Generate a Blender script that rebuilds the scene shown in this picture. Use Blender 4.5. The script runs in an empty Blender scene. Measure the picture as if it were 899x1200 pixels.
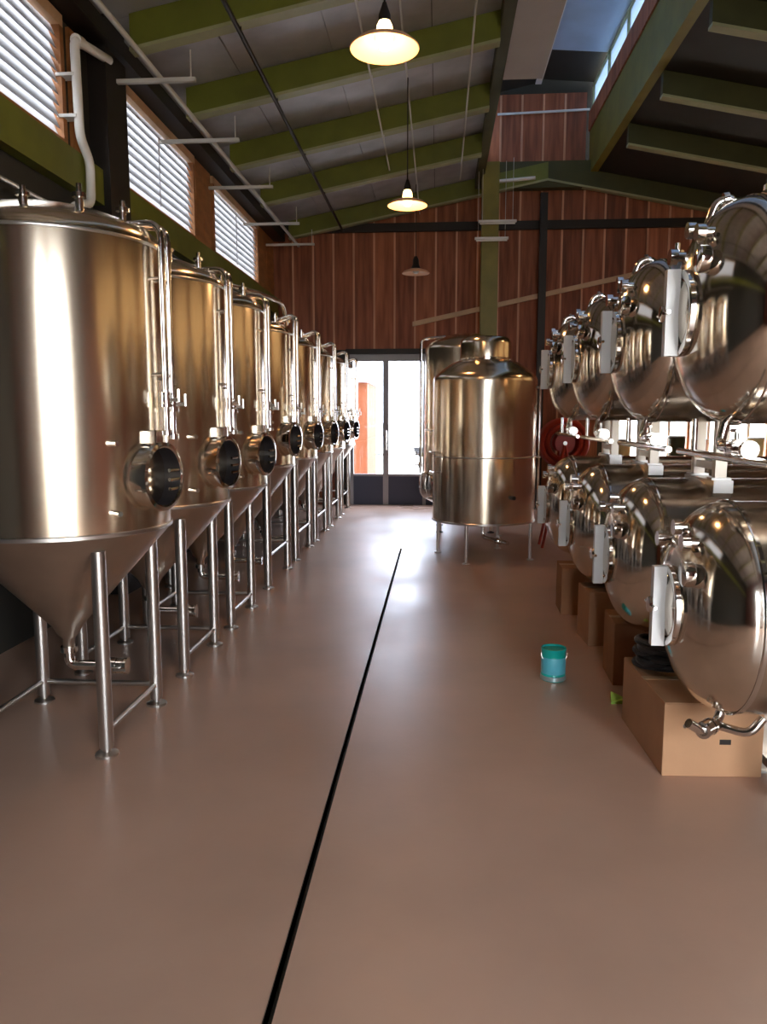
import bpy, bmesh, math, random
from mathutils import Vector, Matrix
random.seed(7)
C = bpy.context.scene.collection
S = bpy.context.scene
PI = math.pi

# ------------------------------------------------------------------ camera
cam_d = bpy.data.cameras.new('camera')
cam_d.sensor_fit = 'VERTICAL'; cam_d.sensor_height = 36.0; cam_d.sensor_width = 27.0
cam_d.lens = 27.0; cam_d.clip_end = 300
cam = bpy.data.objects.new('camera', cam_d); C.objects.link(cam)
cam.location = (0, 0, 1.6)
cam.rotation_euler = (math.radians(90 - 7.094), 0, math.radians(4.068))
S.camera = cam

# ------------------------------------------------------------------ sky
W = bpy.data.worlds.new('sky'); S.world = W; W.use_nodes = True
bg = W.node_tree.nodes['Background']
bg.inputs['Color'].default_value = (0.90, 0.95, 1.0, 1)
bg.inputs['Strength'].default_value = 6.0
S.view_settings.view_transform = 'Standard'
S.view_settings.look = 'None'
S.view_settings.exposure = 1.65
S.view_settings.gamma = 1.0
S.view_settings.use_curve_mapping = False
S.cycles.use_denoising = True
S.cycles.max_bounces = 10
S.cycles.diffuse_bounces = 5
S.cycles.glossy_bounces = 5
S.cycles.sample_clamp_indirect = 8
S.cycles.caustics_reflective = False
S.cycles.caustics_refractive = False

def portal(loc, rot, sx, sy):
    d = bpy.data.lights.new('daylight_portal', 'AREA'); d.shape = 'RECTANGLE'
    d.size = sx; d.size_y = sy; d.cycles.is_portal = True
    o = bpy.data.objects.new('daylight_portal', d); C.objects.link(o)
    o.location = loc; o.rotation_euler = rot
portal((1.6, -3.1, 2.0), (PI / 2, 0, 0), 4.2, 4.0)             # open loading door behind the camera, light goes +Y
portal((-0.7, 14.12, 1.6), (-PI / 2, 0, 0), 1.8, 2.3)          # glazed end door
portal((0.55, 5.4, 6.4), (0, -PI / 2, 0), 1.2, 16.5)           # clerestory, left
portal((2.7, 5.4, 6.85), (0, PI / 2, 0), 1.2, 16.5)          # clerestory, right


# ------------------------------------------------------------------ materials
MATS = {}
def mat(name, col, rough=0.6, metal=0.0, var=0.0, vscale=3.0, bump=0.0, bscale=60.0, stretch=(1, 1, 1), rvar=0.0, emit=None, estr=0.0, col2=None):
    m = bpy.data.materials.new(name); m.use_nodes = True
    nt = m.node_tree; b = nt.nodes['Principled BSDF']
    b.inputs['Base Color'].default_value = (*col, 1)
    b.inputs['Roughness'].default_value = rough
    b.inputs['Metallic'].default_value = metal
    tc = nt.nodes.new('ShaderNodeTexCoord'); mp = nt.nodes.new('ShaderNodeMapping')
    mp.inputs['Scale'].default_value = stretch
    nt.links.new(tc.outputs['Object'], mp.inputs['Vector'])
    if var > 0 or col2:
        n = nt.nodes.new('ShaderNodeTexNoise'); n.inputs['Scale'].default_value = vscale; n.inputs['Detail'].default_value = 6
        nt.links.new(mp.outputs[0], n.inputs['Vector'])
        r = nt.nodes.new('ShaderNodeValToRGB')
        c2 = col2 or tuple(max(0, c * (1 - var)) for c in col)
        r.color_ramp.elements[0].position = 0.35; r.color_ramp.elements[1].position = 0.68
        r.color_ramp.elements[0].color = (*c2, 1); r.color_ramp.elements[1].color = (*col, 1)
        nt.links.new(n.outputs['Fac'], r.inputs['Fac']); nt.links.new(r.outputs[0], b.inputs['Base Color'])
    if rvar > 0:
        n3 = nt.nodes.new('ShaderNodeTexNoise'); n3.inputs['Scale'].default_value = vscale * 0.7; n3.inputs['Detail'].default_value = 5
        nt.links.new(mp.outputs[0], n3.inputs['Vector'])
        mr = nt.nodes.new('ShaderNodeMapRange')
        mr.inputs['From Min'].default_value = 0.3; mr.inputs['From Max'].default_value = 0.7
        mr.inputs['To Min'].default_value = rough - rvar; mr.inputs['To Max'].default_value = rough + rvar
        nt.links.new(n3.outputs['Fac'], mr.inputs['Value']); nt.links.new(mr.outputs[0], b.inputs['Roughness'])
    if bump > 0:
        n2 = nt.nodes.new('ShaderNodeTexNoise'); n2.inputs['Scale'].default_value = bscale; n2.inputs['Detail'].default_value = 4
        nt.links.new(mp.outputs[0], n2.inputs['Vector'])
        bp = nt.nodes.new('ShaderNodeBump'); bp.inputs['Strength'].default_value = bump; bp.inputs['Distance'].default_value = 0.01
        nt.links.new(n2.outputs['Fac'], bp.inputs['Height']); nt.links.new(bp.outputs[0], b.inputs['Normal'])
    if emit:
        b.inputs['Emission Color'].default_value = (*emit, 1); b.inputs['Emission Strength'].default_value = estr
    MATS[name] = m
    return m
def translucent(name, col, trans=0.6, clear=0.0):
    m = bpy.data.materials.new(name); m.use_nodes = True; nt = m.node_tree
    for n in list(nt.nodes): nt.nodes.remove(n)
    out = nt.nodes.new('ShaderNodeOutputMaterial')
    d = nt.nodes.new('ShaderNodeBsdfDiffuse'); d.inputs['Color'].default_value = (*col, 1)
    t = nt.nodes.new('ShaderNodeBsdfTranslucent'); t.inputs['Color'].default_value = (*col, 1)
    mx = nt.nodes.new('ShaderNodeMixShader'); mx.inputs[0].default_value = trans
    nt.links.new(d.outputs[0], mx.inputs[1]); nt.links.new(t.outputs[0], mx.inputs[2])
    last = mx
    if clear > 0:
        tr = nt.nodes.new('ShaderNodeBsdfTransparent'); m2 = nt.nodes.new('ShaderNodeMixShader'); m2.inputs[0].default_value = clear
        nt.links.new(mx.outputs[0], m2.inputs[1]); nt.links.new(tr.outputs[0], m2.inputs[2]); last = m2
    nt.links.new(last.outputs[0], out.inputs['Surface'])
    MATS[name] = m
def glassmat(name, tint):
    m = bpy.data.materials.new(name); m.use_nodes = True; nt = m.node_tree
    for n in list(nt.nodes): nt.nodes.remove(n)
    out = nt.nodes.new('ShaderNodeOutputMaterial')
    tr = nt.nodes.new('ShaderNodeBsdfTransparent'); tr.inputs['Color'].default_value = (*tint, 1)
    g = nt.nodes.new('ShaderNodeBsdfGlossy'); g.inputs['Roughness'].default_value = 0.02
    mx = nt.nodes.new('ShaderNodeMixShader'); mx.inputs[0].default_value = 0.06
    nt.links.new(tr.outputs[0], mx.inputs[1]); nt.links.new(g.outputs[0], mx.inputs[2]); nt.links.new(mx.outputs[0], out.inputs['Surface'])
    MATS[name] = m

mat('concrete', (0.62, 0.40, 0.295), 0.36, var=0.2, vscale=0.9, bump=0.06, bscale=35, rvar=0.09)
mat('drain_dark', (0.02, 0.018, 0.015), 0.8)
mat('steel', (0.80, 0.68, 0.53), 0.20, 1.0, var=0.04, vscale=5, stretch=(9, 9, 0.2), rvar=0.015)
mat('steel_shell', (0.70, 0.62, 0.53), 0.24, 1.0, var=0.05, vscale=2)
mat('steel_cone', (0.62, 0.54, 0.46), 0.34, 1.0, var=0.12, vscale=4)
mat('polished', (0.72, 0.655, 0.57), 0.13, 1.0, var=0.06, vscale=6, rvar=0.03)
mat('chrome', (0.78, 0.76, 0.73), 0.10, 1.0)
mat('leg_steel', (0.66, 0.63, 0.60), 0.30, 1.0)
mat('black_rubber', (0.012, 0.012, 0.014), 0.45)
mat('dark_hatch', (0.012, 0.010, 0.012), 0.5, 0.0)
mat('wood_board', (0.40, 0.125, 0.06), 0.7, col2=(0.20, 0.058, 0.028), vscale=2.2, stretch=(6, 6, 0.5), bump=0.2, bscale=20)
mat('wood_board_b', (0.30, 0.09, 0.045), 0.7, col2=(0.15, 0.045, 0.024), vscale=2.5, stretch=(6, 6, 0.5), bump=0.2, bscale=20)
mat('wood_board_c', (0.50, 0.165, 0.075), 0.7, col2=(0.27, 0.08, 0.036), vscale=2.0, stretch=(6, 6, 0.5), bump=0.2, bscale=20)
mat('joint_strip', (0.80, 0.40, 0.24), 0.65, var=0.3, vscale=3, stretch=(6, 6, 0.6))
mat('wood_frame', (0.42, 0.17, 0.055), 0.55, var=0.35, vscale=3, stretch=(4, 1, 4))
mat('wood_pale', (0.72, 0.46, 0.27), 0.55, var=0.25, vscale=3)
mat('dark_wall', (0.030, 0.028, 0.022), 0.8, var=0.3, vscale=1.5)
mat('green_paint', (0.16, 0.175, 0.018), 0.5, var=0.25, vscale=3, stretch=(1, 1, 1))
mat('olive_paint', (0.24, 0.20, 0.03), 0.5, var=0.25)
mat('green_edge', (0.38, 0.38, 0.20), 0.5, var=0.2, vscale=3)  # pale green; on the rafters it paints light along the bottom
mat('green_dark', (0.055, 0.055, 0.012), 0.6, var=0.25, vscale=3)  # darker copy of the green; right rafters carry their shade in it
mat('roof_sheet', (0.52, 0.51, 0.54), 0.5, 0.25, var=0.25, vscale=2.5)
mat('roof_dark', (0.022, 0.019, 0.014), 0.6, var=0.3, vscale=2)  # dark copy of the roof sheet, with the right slope's shade in its colour
mat('monitor_grey', (0.50, 0.47, 0.46), 0.6, var=0.1, vscale=2)
mat('monitor_daylit', (0.50, 0.62, 0.80), 0.35, 0.2, var=0.15, vscale=2)  # bluish daylight on the metal sheets is put into this colour
mat('white_paint', (0.80, 0.79, 0.78), 0.4)
mat('white_pipe', (0.62, 0.61, 0.58), 0.4)
mat('dark_steel', (0.025, 0.02, 0.018), 0.5, 0.5)
mat('door_panel', (0.045, 0.05, 0.09), 0.5)
mat('door_frame', (0.42, 0.41, 0.44), 0.45)
mat('cardboard', (0.56, 0.31, 0.165), 0.85, var=0.12, vscale=4, bump=0.05)
mat('cardboard_b', (0.46, 0.235, 0.12), 0.85, var=0.15, vscale=4, bump=0.05)
mat('tape', (0.62, 0.42, 0.24), 0.35)
mat('teal', (0.0, 0.46, 0.40), 0.38)
mat('teal_label', (0.12, 0.55, 0.68), 0.4)
mat('silver_rim', (0.55, 0.68, 0.70), 0.3, 0.7)
mat('lime', (0.45, 0.72, 0.12), 0.6)
mat('red_paint', (0.55, 0.045, 0.02), 0.4, var=0.2)
mat('orange_wall', (0.30, 0.08, 0.024), 0.8, var=0.12, vscale=1)
mat('ground_out', (0.62, 0.58, 0.48), 0.9, var=0.15, vscale=0.4)
mat('foliage', (0.10, 0.26, 0.05), 0.7, var=0.3)
mat('car_paint', (0.50, 0.54, 0.62), 0.3, 0.2)
mat('car_glass', (0.22, 0.25, 0.28), 0.1)
mat('shade_enamel', (0.82, 0.44, 0.25), 0.45)
mat('bulb_glow', (1, 0.8, 0.5), 0.4, emit=(1.0, 0.62, 0.25), estr=4)
mat('bulb_off', (0.75, 0.72, 0.66), 0.3)
mat('yellow_sheet', (0.85, 0.72, 0.33), 0.6)
mat('amber_grain', (0.60, 0.20, 0.05), 0.7)
M = MATS; M['concrete'].node_tree.nodes['Principled BSDF'].inputs['Specular IOR Level'].default_value = 0.5
translucent('louvre', (0.46, 0.46, 0.475), 0.62)
translucent('fill_pane', (0.27, 0.21, 0.14), 0.8)  # translucent amber, invented to give the left tanks tan reflections
translucent('frosted', (0.26, 0.32, 0.40), 0.8, 0.04)
glassmat('glass', (0.97, 0.98, 1.0)); glassmat('door_glass', (0.78, 0.80, 0.86))
M = MATS

# ------------------------------------------------------------------ mesh helpers
class MB:
    def __init__(s): s.bm = bmesh.new()
    def quadbox(s, vs):
        v = [s.bm.verts.new(p) for p in vs]
        for f in ((0, 3, 2, 1), (4, 5, 6, 7), (0, 1, 5, 4), (1, 2, 6, 5), (2, 3, 7, 6), (3, 0, 4, 7)):
            s.bm.faces.new([v[i] for i in f])
        return s
    def box(s, x0, x1, y0, y1, z0, z1):
        return s.quadbox([(x0, y0, z0), (x1, y0, z0), (x1, y1, z0), (x0, y1, z0), (x0, y0, z1), (x1, y0, z1), (x1, y1, z1), (x0, y1, z1)])
    def cyl(s, p0, p1, r, seg=16, r2=None):
        p0, p1 = Vector(p0), Vector(p1); d = (p1 - p0)
        q = d.to_track_quat('Z', 'Y').to_matrix()
        r2 = r if r2 is None else r2
        a = [s.bm.verts.new(p0 + q @ Vector((r * math.cos(2 * PI * i / seg), r * math.sin(2 * PI * i / seg), 0))) for i in range(seg)]
        b = [s.bm.verts.new(p1 + q @ Vector((r2 * math.cos(2 * PI * i / seg), r2 * math.sin(2 * PI * i / seg), 0))) for i in range(seg)]
        for i in range(seg):
            j = (i + 1) % seg; s.bm.faces.new((a[i], a[j], b[j], b[i]))
        s.bm.faces.new(a[::-1]); s.bm.faces.new(b)
        return s
    def tube(s, pts, r, seg=10, closed=False):
        pts = [Vector(p) for p in pts]; n = len(pts); rings = []; up = None
        for i, p in enumerate(pts):
            if closed: t = pts[(i + 1) % n] - pts[i - 1]
            else: t = pts[min(i + 1, n - 1)] - pts[max(i - 1, 0)]
            t.normalize()
            if up is None:
                up = Vector((0, 0, 1)) if abs(t.z) < 0.9 else Vector((1, 0, 0))
            u = (up - t * up.dot(t)).normalized(); w = t.cross(u); up = u
            rings.append([s.bm.verts.new(p + u * r * math.cos(2 * PI * k / seg) + w * r * math.sin(2 * PI * k / seg)) for k in range(seg)])
        m = n if closed else n - 1
        for i in range(m):
            a, b = rings[i], rings[(i + 1) % n]
            for k in range(seg):
                j = (k + 1) % seg; s.bm.faces.new((a[k], a[j], b[j], b[k]))
        if not closed:
            s.bm.faces.new(rings[0][::-1]); s.bm.faces.new(rings[-1])
        return s
    def lathe(s, prof, origin=(0, 0, 0), axis=(0, 0, 1), seg=48):
        o = Vector(origin); q = Vector(axis).to_track_quat('Z', 'Y').to_matrix(); rings = []
        for r, z in prof:
            if r < 1e-6: rings.append([s.bm.verts.new(o + q @ Vector((0, 0, z)))])
            else: rings.append([s.bm.verts.new(o + q @ Vector((r * math.cos(2 * PI * k / seg), r * math.sin(2 * PI * k / seg), z))) for k in range(seg)])
        for a, b in zip(rings, rings[1:]):
            for k in range(seg):
                j = (k + 1) % seg
                if len(a) == 1 and len(b) == 1: continue
                if len(a) == 1: s.bm.faces.new((a[0], b[j], b[k]))
                elif len(b) == 1: s.bm.faces.new((a[k], a[j], b[0]))
                else: s.bm.faces.new((a[k], a[j], b[j], b[k]))
        return s
    def build(s, name, m, parent=None, smooth=40, bevel=0.0):
        if bevel > 0:
            bmesh.ops.bevel(s.bm, geom=list(s.bm.edges), offset=bevel, segments=2, affect='EDGES', profile=0.6)
        bmesh.ops.recalc_face_normals(s.bm, faces=list(s.bm.faces))
        me = bpy.data.meshes.new(name)
        s.bm.to_mesh(me); s.bm.free()
        if smooth:
            for p in me.polygons: p.use_smooth = True
            me.set_sharp_from_angle(angle=math.radians(smooth))
        me.materials.append(M[m])
        o = bpy.data.objects.new(name, me); C.objects.link(o)
        if parent: o.parent = parent
        return o

def tag(o, label, cat, group=None):
    o['label'] = label; o['category'] = cat
    if group: o['group'] = group
    return o
def thing(name, label, cat, loc=(0, 0, 0), rz=0, group=None):
    o = bpy.data.objects.new(name, None); C.objects.link(o)
    o.location = loc; o.rotation_euler = (0, 0, rz); o.empty_display_size = 0.2
    return tag(o, label, cat, group)
def struct(o, label=None):
    o['kind'] = 'structure'
    if label: o['label'] = label
    return o
def sempty(name, label=None):
    o = bpy.data.objects.new(name, None); C.objects.link(o); return struct(o, label)
def dup(root, loc, label=None, rz=None):
    r = root.copy(); C.objects.link(r); r.location = loc
    if label: r['label'] = label
    if rz is not None: r.rotation_euler = (0, 0, rz)
    for ch in list(root.children):
        c = ch.copy(); C.objects.link(c); c.parent = r
        for g in list(ch.children):
            d = g.copy(); C.objects.link(d); d.parent = c
    return r
def share(o, name, parent, loc, mtl=None):
    c = o.copy(); c.name = name; C.objects.link(c); c.parent = parent; c.location = loc
    return c
def arc(c, r, a0, a1, n, plane='xz'):
    out = []
    for i in range(n + 1):
        a = a0 + (a1 - a0) * i / n
        u, v = r * math.cos(a), r * math.sin(a)
        if plane == 'xz': out.append((c[0] + u, c[1], c[2] + v))
        elif plane == 'yz': out.append((c[0], c[1] + u, c[2] + v))
        else: out.append((c[0] + u, c[1] + v, c[2]))
    return out

# ------------------------------------------------------------------ constants of the hall
XL, XR, YB, YF = -2.95, 6.6, -3.0, 13.9
def roofz(x):          # underside of the roof sheets
    return 4.96 + 0.2 * (x + 2.6) if x < 1.8 else 4.96 + 0.2 * (1.8 + 2.6) - 0.2 * (x - 1.8)

# ------------------------------------------------------------------ floor with its slot drain
dx0, dx1, dyE = -0.452, -0.430, 9.25
f = MB()
f.box(XL, dx0, YB, dyE, -0.15, 0); f.box(dx1, XR, YB, dyE, -0.15, 0); f.box(XL, XR, dyE, YF + 0.2, -0.15, 0)
floor = struct(f.build('floor', 'concrete', smooth=0), 'smooth tan concrete floor with a narrow slot drain')
MB().box(dx0, dx1, YB, dyE, -0.15, -0.05).build('drain_channel', 'drain_dark', floor, smooth=0)
MB().box(dx0 - 0.002, dx0, YB, dyE, -0.05, 0.0015).build('drain_edge', 'dark_steel', floor, smooth=0)
MB().box(dx1, dx1 + 0.002, YB, dyE, -0.05, 0.0015).build('drain_edge', 'dark_steel', floor, smooth=0)

# ------------------------------------------------------------------ far wall: backing, boards, joint strips
wf = MB(); T0, T1 = YF, YF + 0.16
DX0, DX1, DZ = -1.60, 0.25, 2.72           # door opening
WX0, WX1, WZ0, WZ1 = 3.0, 6.1, 0.62, 1.62   # low window opening
def wbox(x0, x1, z0, z1): wf.box(x0, x1, T0, T1, z0, z1)
wbox(XL, DX0, 0, 4.9); wbox(DX0, DX1, DZ, 4.9); wbox(DX1, WX0, 0, 4.9)
wbox(WX0, WX1, 0, WZ0); wbox(WX0, WX1, WZ1, 4.9); wbox(WX1, XR, 0, 4.9)
wf.quadbox([(XL, T0, 4.9), (1.8, T0, 4.9), (1.8, T1, 4.9), (XL, T1, 4.9), (XL, T0, 4.96), (1.8, T0, 5.86), (1.8, T1, 5.86), (XL, T1, 4.96)])
wf.quadbox([(1.8, T0, 4.9), (XR, T0, 4.9), (XR, T1, 4.9), (1.8, T1, 4.9), (1.8, T0, 5.86), (XR, T0, 4.92), (XR, T1, 4.92), (1.8, T1, 5.86)])
wbox(0.55, 2.72, 5.6, 7.3)
wall_far = struct(wf.build('wall_far', 'dark_wall', smooth=0), 'end gable wall clad in vertical red-brown boards')
bw = 0.36; x = XL; i = 0
while x < XR - 0.05:
    x1 = min(x + bw, XR); xm = (x + x1) / 2
    g = 0.006; t = 0.022 + 0.012 * random.random()
    segs = [(0.0, None)]
    if x1 > DX0 + 0.02 and x < DX1 - 0.02: segs = [(DZ + 0.06, None)]
    elif x1 > WX0 + 0.02 and x < WX1 - 0.02: segs = [(0.0, WZ0), (WZ1, None)]
    for z0, z1 in segs:
        a, b = x + g, x1 - g
        if z1 is None:
            ta, tb = (roofz(a) - 0.02, roofz(b) - 0.02)
            if a > 0.62 and b < 2.64: ta = tb = 7.0
        else: ta = tb = z1
        MB().quadbox([(a, T0 - t, z0), (b, T0 - t, z0), (b, T0, z0), (a, T0, z0), (a, T0 - t, ta), (b, T0 - t, tb), (b, T0, tb), (a, T0, ta)]).build('board', random.choice(['wood_board', 'wood_board', 'wood_board_b', 'wood_board_c']), wall_far, smooth=0)
        if x > XL + 0.1:
            tz = ta
            MB().box(x - 0.016, x + 0.016, T0 - 0.05, T0 - 0.03, z0, tz - 0.02).build('joint_strip', 'joint_strip', wall_far, smooth=0)  # pale strip over each board joint
    x = x1; i += 1
# horizontal rails on the far wall
struct(MB().box(XL + 0.02, XR - 0.02, T0 - 0.13, T0 - 0.05, 4.78, 4.92).build('trim_1', 'dark_steel', smooth=0), 'dark steel rail running across the end wall')
struct(MB().quadbox([(-0.47, T0 - 0.12, 3.17), (3.6, T0 - 0.12, 4.03), (3.6, T0 - 0.05, 4.03), (-0.47, T0 - 0.05, 3.17), (-0.47, T0 - 0.12, 3.25), (3.6, T0 - 0.12, 4.11), (3.6, T0 - 0.05, 4.11), (-0.47, T0 - 0.05, 3.25)]).build('trim_2', 'wood_pale', smooth=0), 'sloping pale board on the end wall')

# ------------------------------------------------------------------ glazed end door
door = sempty('door_1', 'glazed double door with grey frame in the end wall')
yd0, yd1 = YF + 0.02, YF + 0.10
def dpart(name, m, x0, x1, z0, z1, a=0, b=0, par=door):
    return MB().box(x0, x1, yd0 + a, yd1 - b, z0, z1).build(name, m, par, smooth=0)
dpart('frame_head', 'door_frame', DX0, DX1, 2.58, DZ)
dpart('frame_jamb', 'door_frame', DX0, DX0 + 0.06, 0, 2.58)
dpart('frame_jamb', 'door_frame', DX1 - 0.06, DX1, 0, 2.58)
dpart('mullion', 'door_frame', -1.00, -0.90, 0, 2.58)
for a, b in ((DX0 + 0.06, -1.0), (-0.9, -0.28), (-0.22, DX1 - 0.06)):
    dpart('kick_panel', 'door_panel', a, b, 0, 0.52)
    dpart('sill_rail', 'door_frame', a, b, 0.52, 0.56)
    dpart('pane', 'door_glass', a, b, 0.56, 2.58, 0.035, 0.035)
dpart('mullion', 'door_frame', -0.28, -0.22, 0, 2.58)
hd = MB().tube([(-0.93, yd0, 1.0), (-0.93, yd0 - 0.05, 1.0), (-0.93, yd0 - 0.05, 1.35), (-0.93, yd0, 1.35)], 0.012).build('pull_handle', 'chrome', door)
struct(MB().box(DX0 - 0.06, DX1 + 0.06, YF - 0.075, YF + 0.0, DZ - 0.02, DZ + 0.07).build('trim_3', 'dark_steel', smooth=0), 'dark header over the glazed door')

# low window at the right end of the far wall
win = sempty('window_4', 'low window with pale mullions in the end wall')
for z0, z1 in ((WZ0, WZ0 + 0.05), (WZ1 - 0.05, WZ1)):
    MB().box(WX0, WX1, yd0 - 0.03, yd1, z0, z1).build('rail', 'white_paint', win, smooth=0)
nm = 9
for k in range(nm + 1):
    xx = WX0 + (WX1 - WX0 - 0.05) * k / nm
    MB().box(xx, xx + 0.05, yd0 - 0.03, yd1, WZ0 + 0.05, WZ1 - 0.05).build('mullion', 'white_paint' if k % 2 else 'wood_frame', win, smooth=0)
for k in range(nm):
    xx = WX0 + (WX1 - WX0 - 0.05) * k / nm + 0.05
    MB().box(xx, xx + (WX1 - WX0 - 0.05) / nm - 0.05, yd0 + 0.03, yd0 + 0.036, WZ0 + 0.05, WZ1 - 0.05).build('pane', 'glass', win, smooth=0)

# ------------------------------------------------------------------ left wall with louvred windows
wl = MB(); LX0, LX1 = XL - 0.18, XL
ZW0, ZW1 = 3.69, 4.63
WINS = [(3.3, 6.12), (7.12, 9.34), (10.08, 12.58)]
wl.box(LX0, LX1, YB, YF + 0.16, 0, ZW0 - 0.02)
wl.box(LX0, LX1, YB, YF + 0.16, ZW1 + 0.02, 5.0)
ys = [YB] + [v for w in WINS for v in w] + [YF + 0.16]
for k in range(0, len(ys), 2): wl.box(LX0, LX1, ys[k], ys[k + 1], ZW0 - 0.02, ZW1 + 0.02)
wall_left = struct(wl.build('wall_left', 'dark_wall', smooth=0), 'dark side wall behind the fermenters')
MB().box(XL, XL + 0.10, YB, YF - 0.1, 3.38, ZW0 - 0.02).build('wall_girt', 'green_paint', wall_left, smooth=0)
MB().box(XL, XL + 0.16, 6.62, 7.04, 0, 4.9).build('wall_post', 'dark_steel', wall_left, smooth=0)
for a, b in ((9.4, 10.02), (12.66, 13.8)):
    for k in range(2):
        MB().box(XL, XL + 0.03, a + (b - a) * k / 2 + 0.005, a + (b - a) * (k + 1) / 2 - 0.005, ZW0, ZW1 + 0.02).build('board', 'wood_frame', wall_left, smooth=0)
MB().box(XL, XL + 0.03, 6.25, 6.4, ZW0, ZW1).build('board', 'wood_frame', wall_left, smooth=0)
slat_mesh = {}
for n, (a, b) in enumerate(WINS):
    w = sempty('window_%d' % (n + 1), ['louvred window with pale slats before the dark wall post', 'louvred window with pale slats between the dark post and brown boards', 'louvred window with pale slats next to the end wall'][n])
    xo, xi = XL - 0.08, XL + 0.045
    MB().box(xo, xi, a, b, ZW1 - 0.07, ZW1 + 0.02).build('head_rail', 'wood_pale', w, smooth=0)
    MB().box(xo, xi, a, b, ZW0 - 0.02, ZW0 + 0.04).build('sill', 'wood_frame', w, smooth=0)
    MB().box(xo, xi, a, a + 0.06, ZW0 + 0.04, ZW1 - 0.07).build('stile', 'wood_frame', w, smooth=0)
    MB().box(xo, xi, b - 0.06, b, ZW0 + 0.04, ZW1 - 0.07).build('stile', 'wood_frame', w, smooth=0)
    MB().cyl((xi - 0.03, (a + b) / 2, ZW0 + 0.1), (xi - 0.03, (a + b) / 2, ZW1 - 0.14), 0.008, 8).build('louvre_rod', 'door_frame', w)
    ns = 10; hgt = (ZW1 - 0.07 - ZW0 - 0.04) / ns
    for k in range(ns):
        zc = ZW0 + 0.04 + hgt * (k + 0.5)
        s_ = MB().quadbox([(0.030, a + 0.062, -0.048), (0.036, a + 0.062, -0.048), (0.036, b - 0.062, -0.048), (0.030, b - 0.062, -0.048), (-0.028, a + 0.062, 0.088), (-0.022, a + 0.062, 0.088), (-0.022, b - 0.062, 0.088), (-0.028, b - 0.062, 0.088)]).build('slat', 'louvre', w, smooth=0) if k == 0 else share(s_, 'slat', w, (0, 0, 0))
        s_.location = (XL - 0.02, 0, zc)

# ------------------------------------------------------------------ right and back walls
RW = [(0.4, 3.8), (4.4, 7.8), (8.4, 11.8)]; RZ0, RZ1 = 2.7, 4.35  # unseen windows, added to light the fermenters from the right
wr = MB(); wr.box(XR, XR + 0.15, YB, YF + 0.16, 0, RZ0); wr.box(XR, XR + 0.15, YB, YF + 0.16, RZ1, 4.98)
ys = [YB] + [v for w in RW for v in w] + [YF + 0.16]
for k in range(0, len(ys), 2): wr.box(XR, XR + 0.15, ys[k], ys[k + 1], RZ0, RZ1)
struct(wr.build('wall_right', 'wood_board_b', smooth=0), 'brown side wall behind the stacked tanks')
for n, (a, b) in enumerate(RW):
    w = sempty('window_%d' % (n + 5), 'added amber fill-light window high in the right wall')
    for z0, z1 in ((RZ0, RZ0 + .06), (RZ1 - .06, RZ1)): MB().box(XR - .02, XR + .1, a, b, z0, z1).build('rail', 'wood_frame', w, smooth=0)
    for k in range(4):
        y = a + (b - a - .06) * k / 3; MB().box(XR - .02, XR + .1, y, y + .06, RZ0 + .06, RZ1 - .06).build('stile', 'wood_frame', w, smooth=0)
        if k < 3: MB().box(XR + .04, XR + .046, y + .06, y + (b - a - .06) / 3, RZ0 + .06, RZ1 - .06).build('pane', 'fill_pane', w, smooth=0)
wb = MB()
OX0, OX1, OX2, OX3, OZ = 0.1, 0.8, 1.75, 3.4, 3.9
wb.box(XL, OX0, YB - 0.15, YB, 0, 4.9); wb.box(OX1, OX2, YB - 0.15, YB, 0, OZ); wb.box(OX3, XR, YB - 0.15, YB, 0, 4.9); wb.box(OX0, OX3, YB - 0.15, YB, OZ, 4.9)
wb.quadbox([(XL, YB - .15, 4.9), (1.8, YB - .15, 4.9), (1.8, YB, 4.9), (XL, YB, 4.9), (XL, YB - .15, 4.96), (1.8, YB - .15, 5.86), (1.8, YB, 5.86), (XL, YB, 4.96)])
wb.quadbox([(1.8, YB - .15, 4.9), (XR, YB - .15, 4.9), (XR, YB, 4.9), (1.8, YB, 4.9), (1.8, YB - .15, 5.86), (XR, YB - .15, 4.92), (XR, YB, 4.92), (1.8, YB, 5.86)])
wb.box(0.55, 2.72, YB - .15, YB, 5.6, 7.3)
struct(wb.build('wall_back', 'wood_board_b', smooth=0), 'rear wall with two open doorways')

# ------------------------------------------------------------------ roof
ceil = sempty('ceiling', 'green-framed sloping roof with a raised clerestory')
RY = [-2.9, -1.3, 0.35, 2.0, 3.6, 5.2, 6.78, 8.25, 9.92, 11.58, 13.7]
ML, MR = 0.68, 2.52
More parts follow.
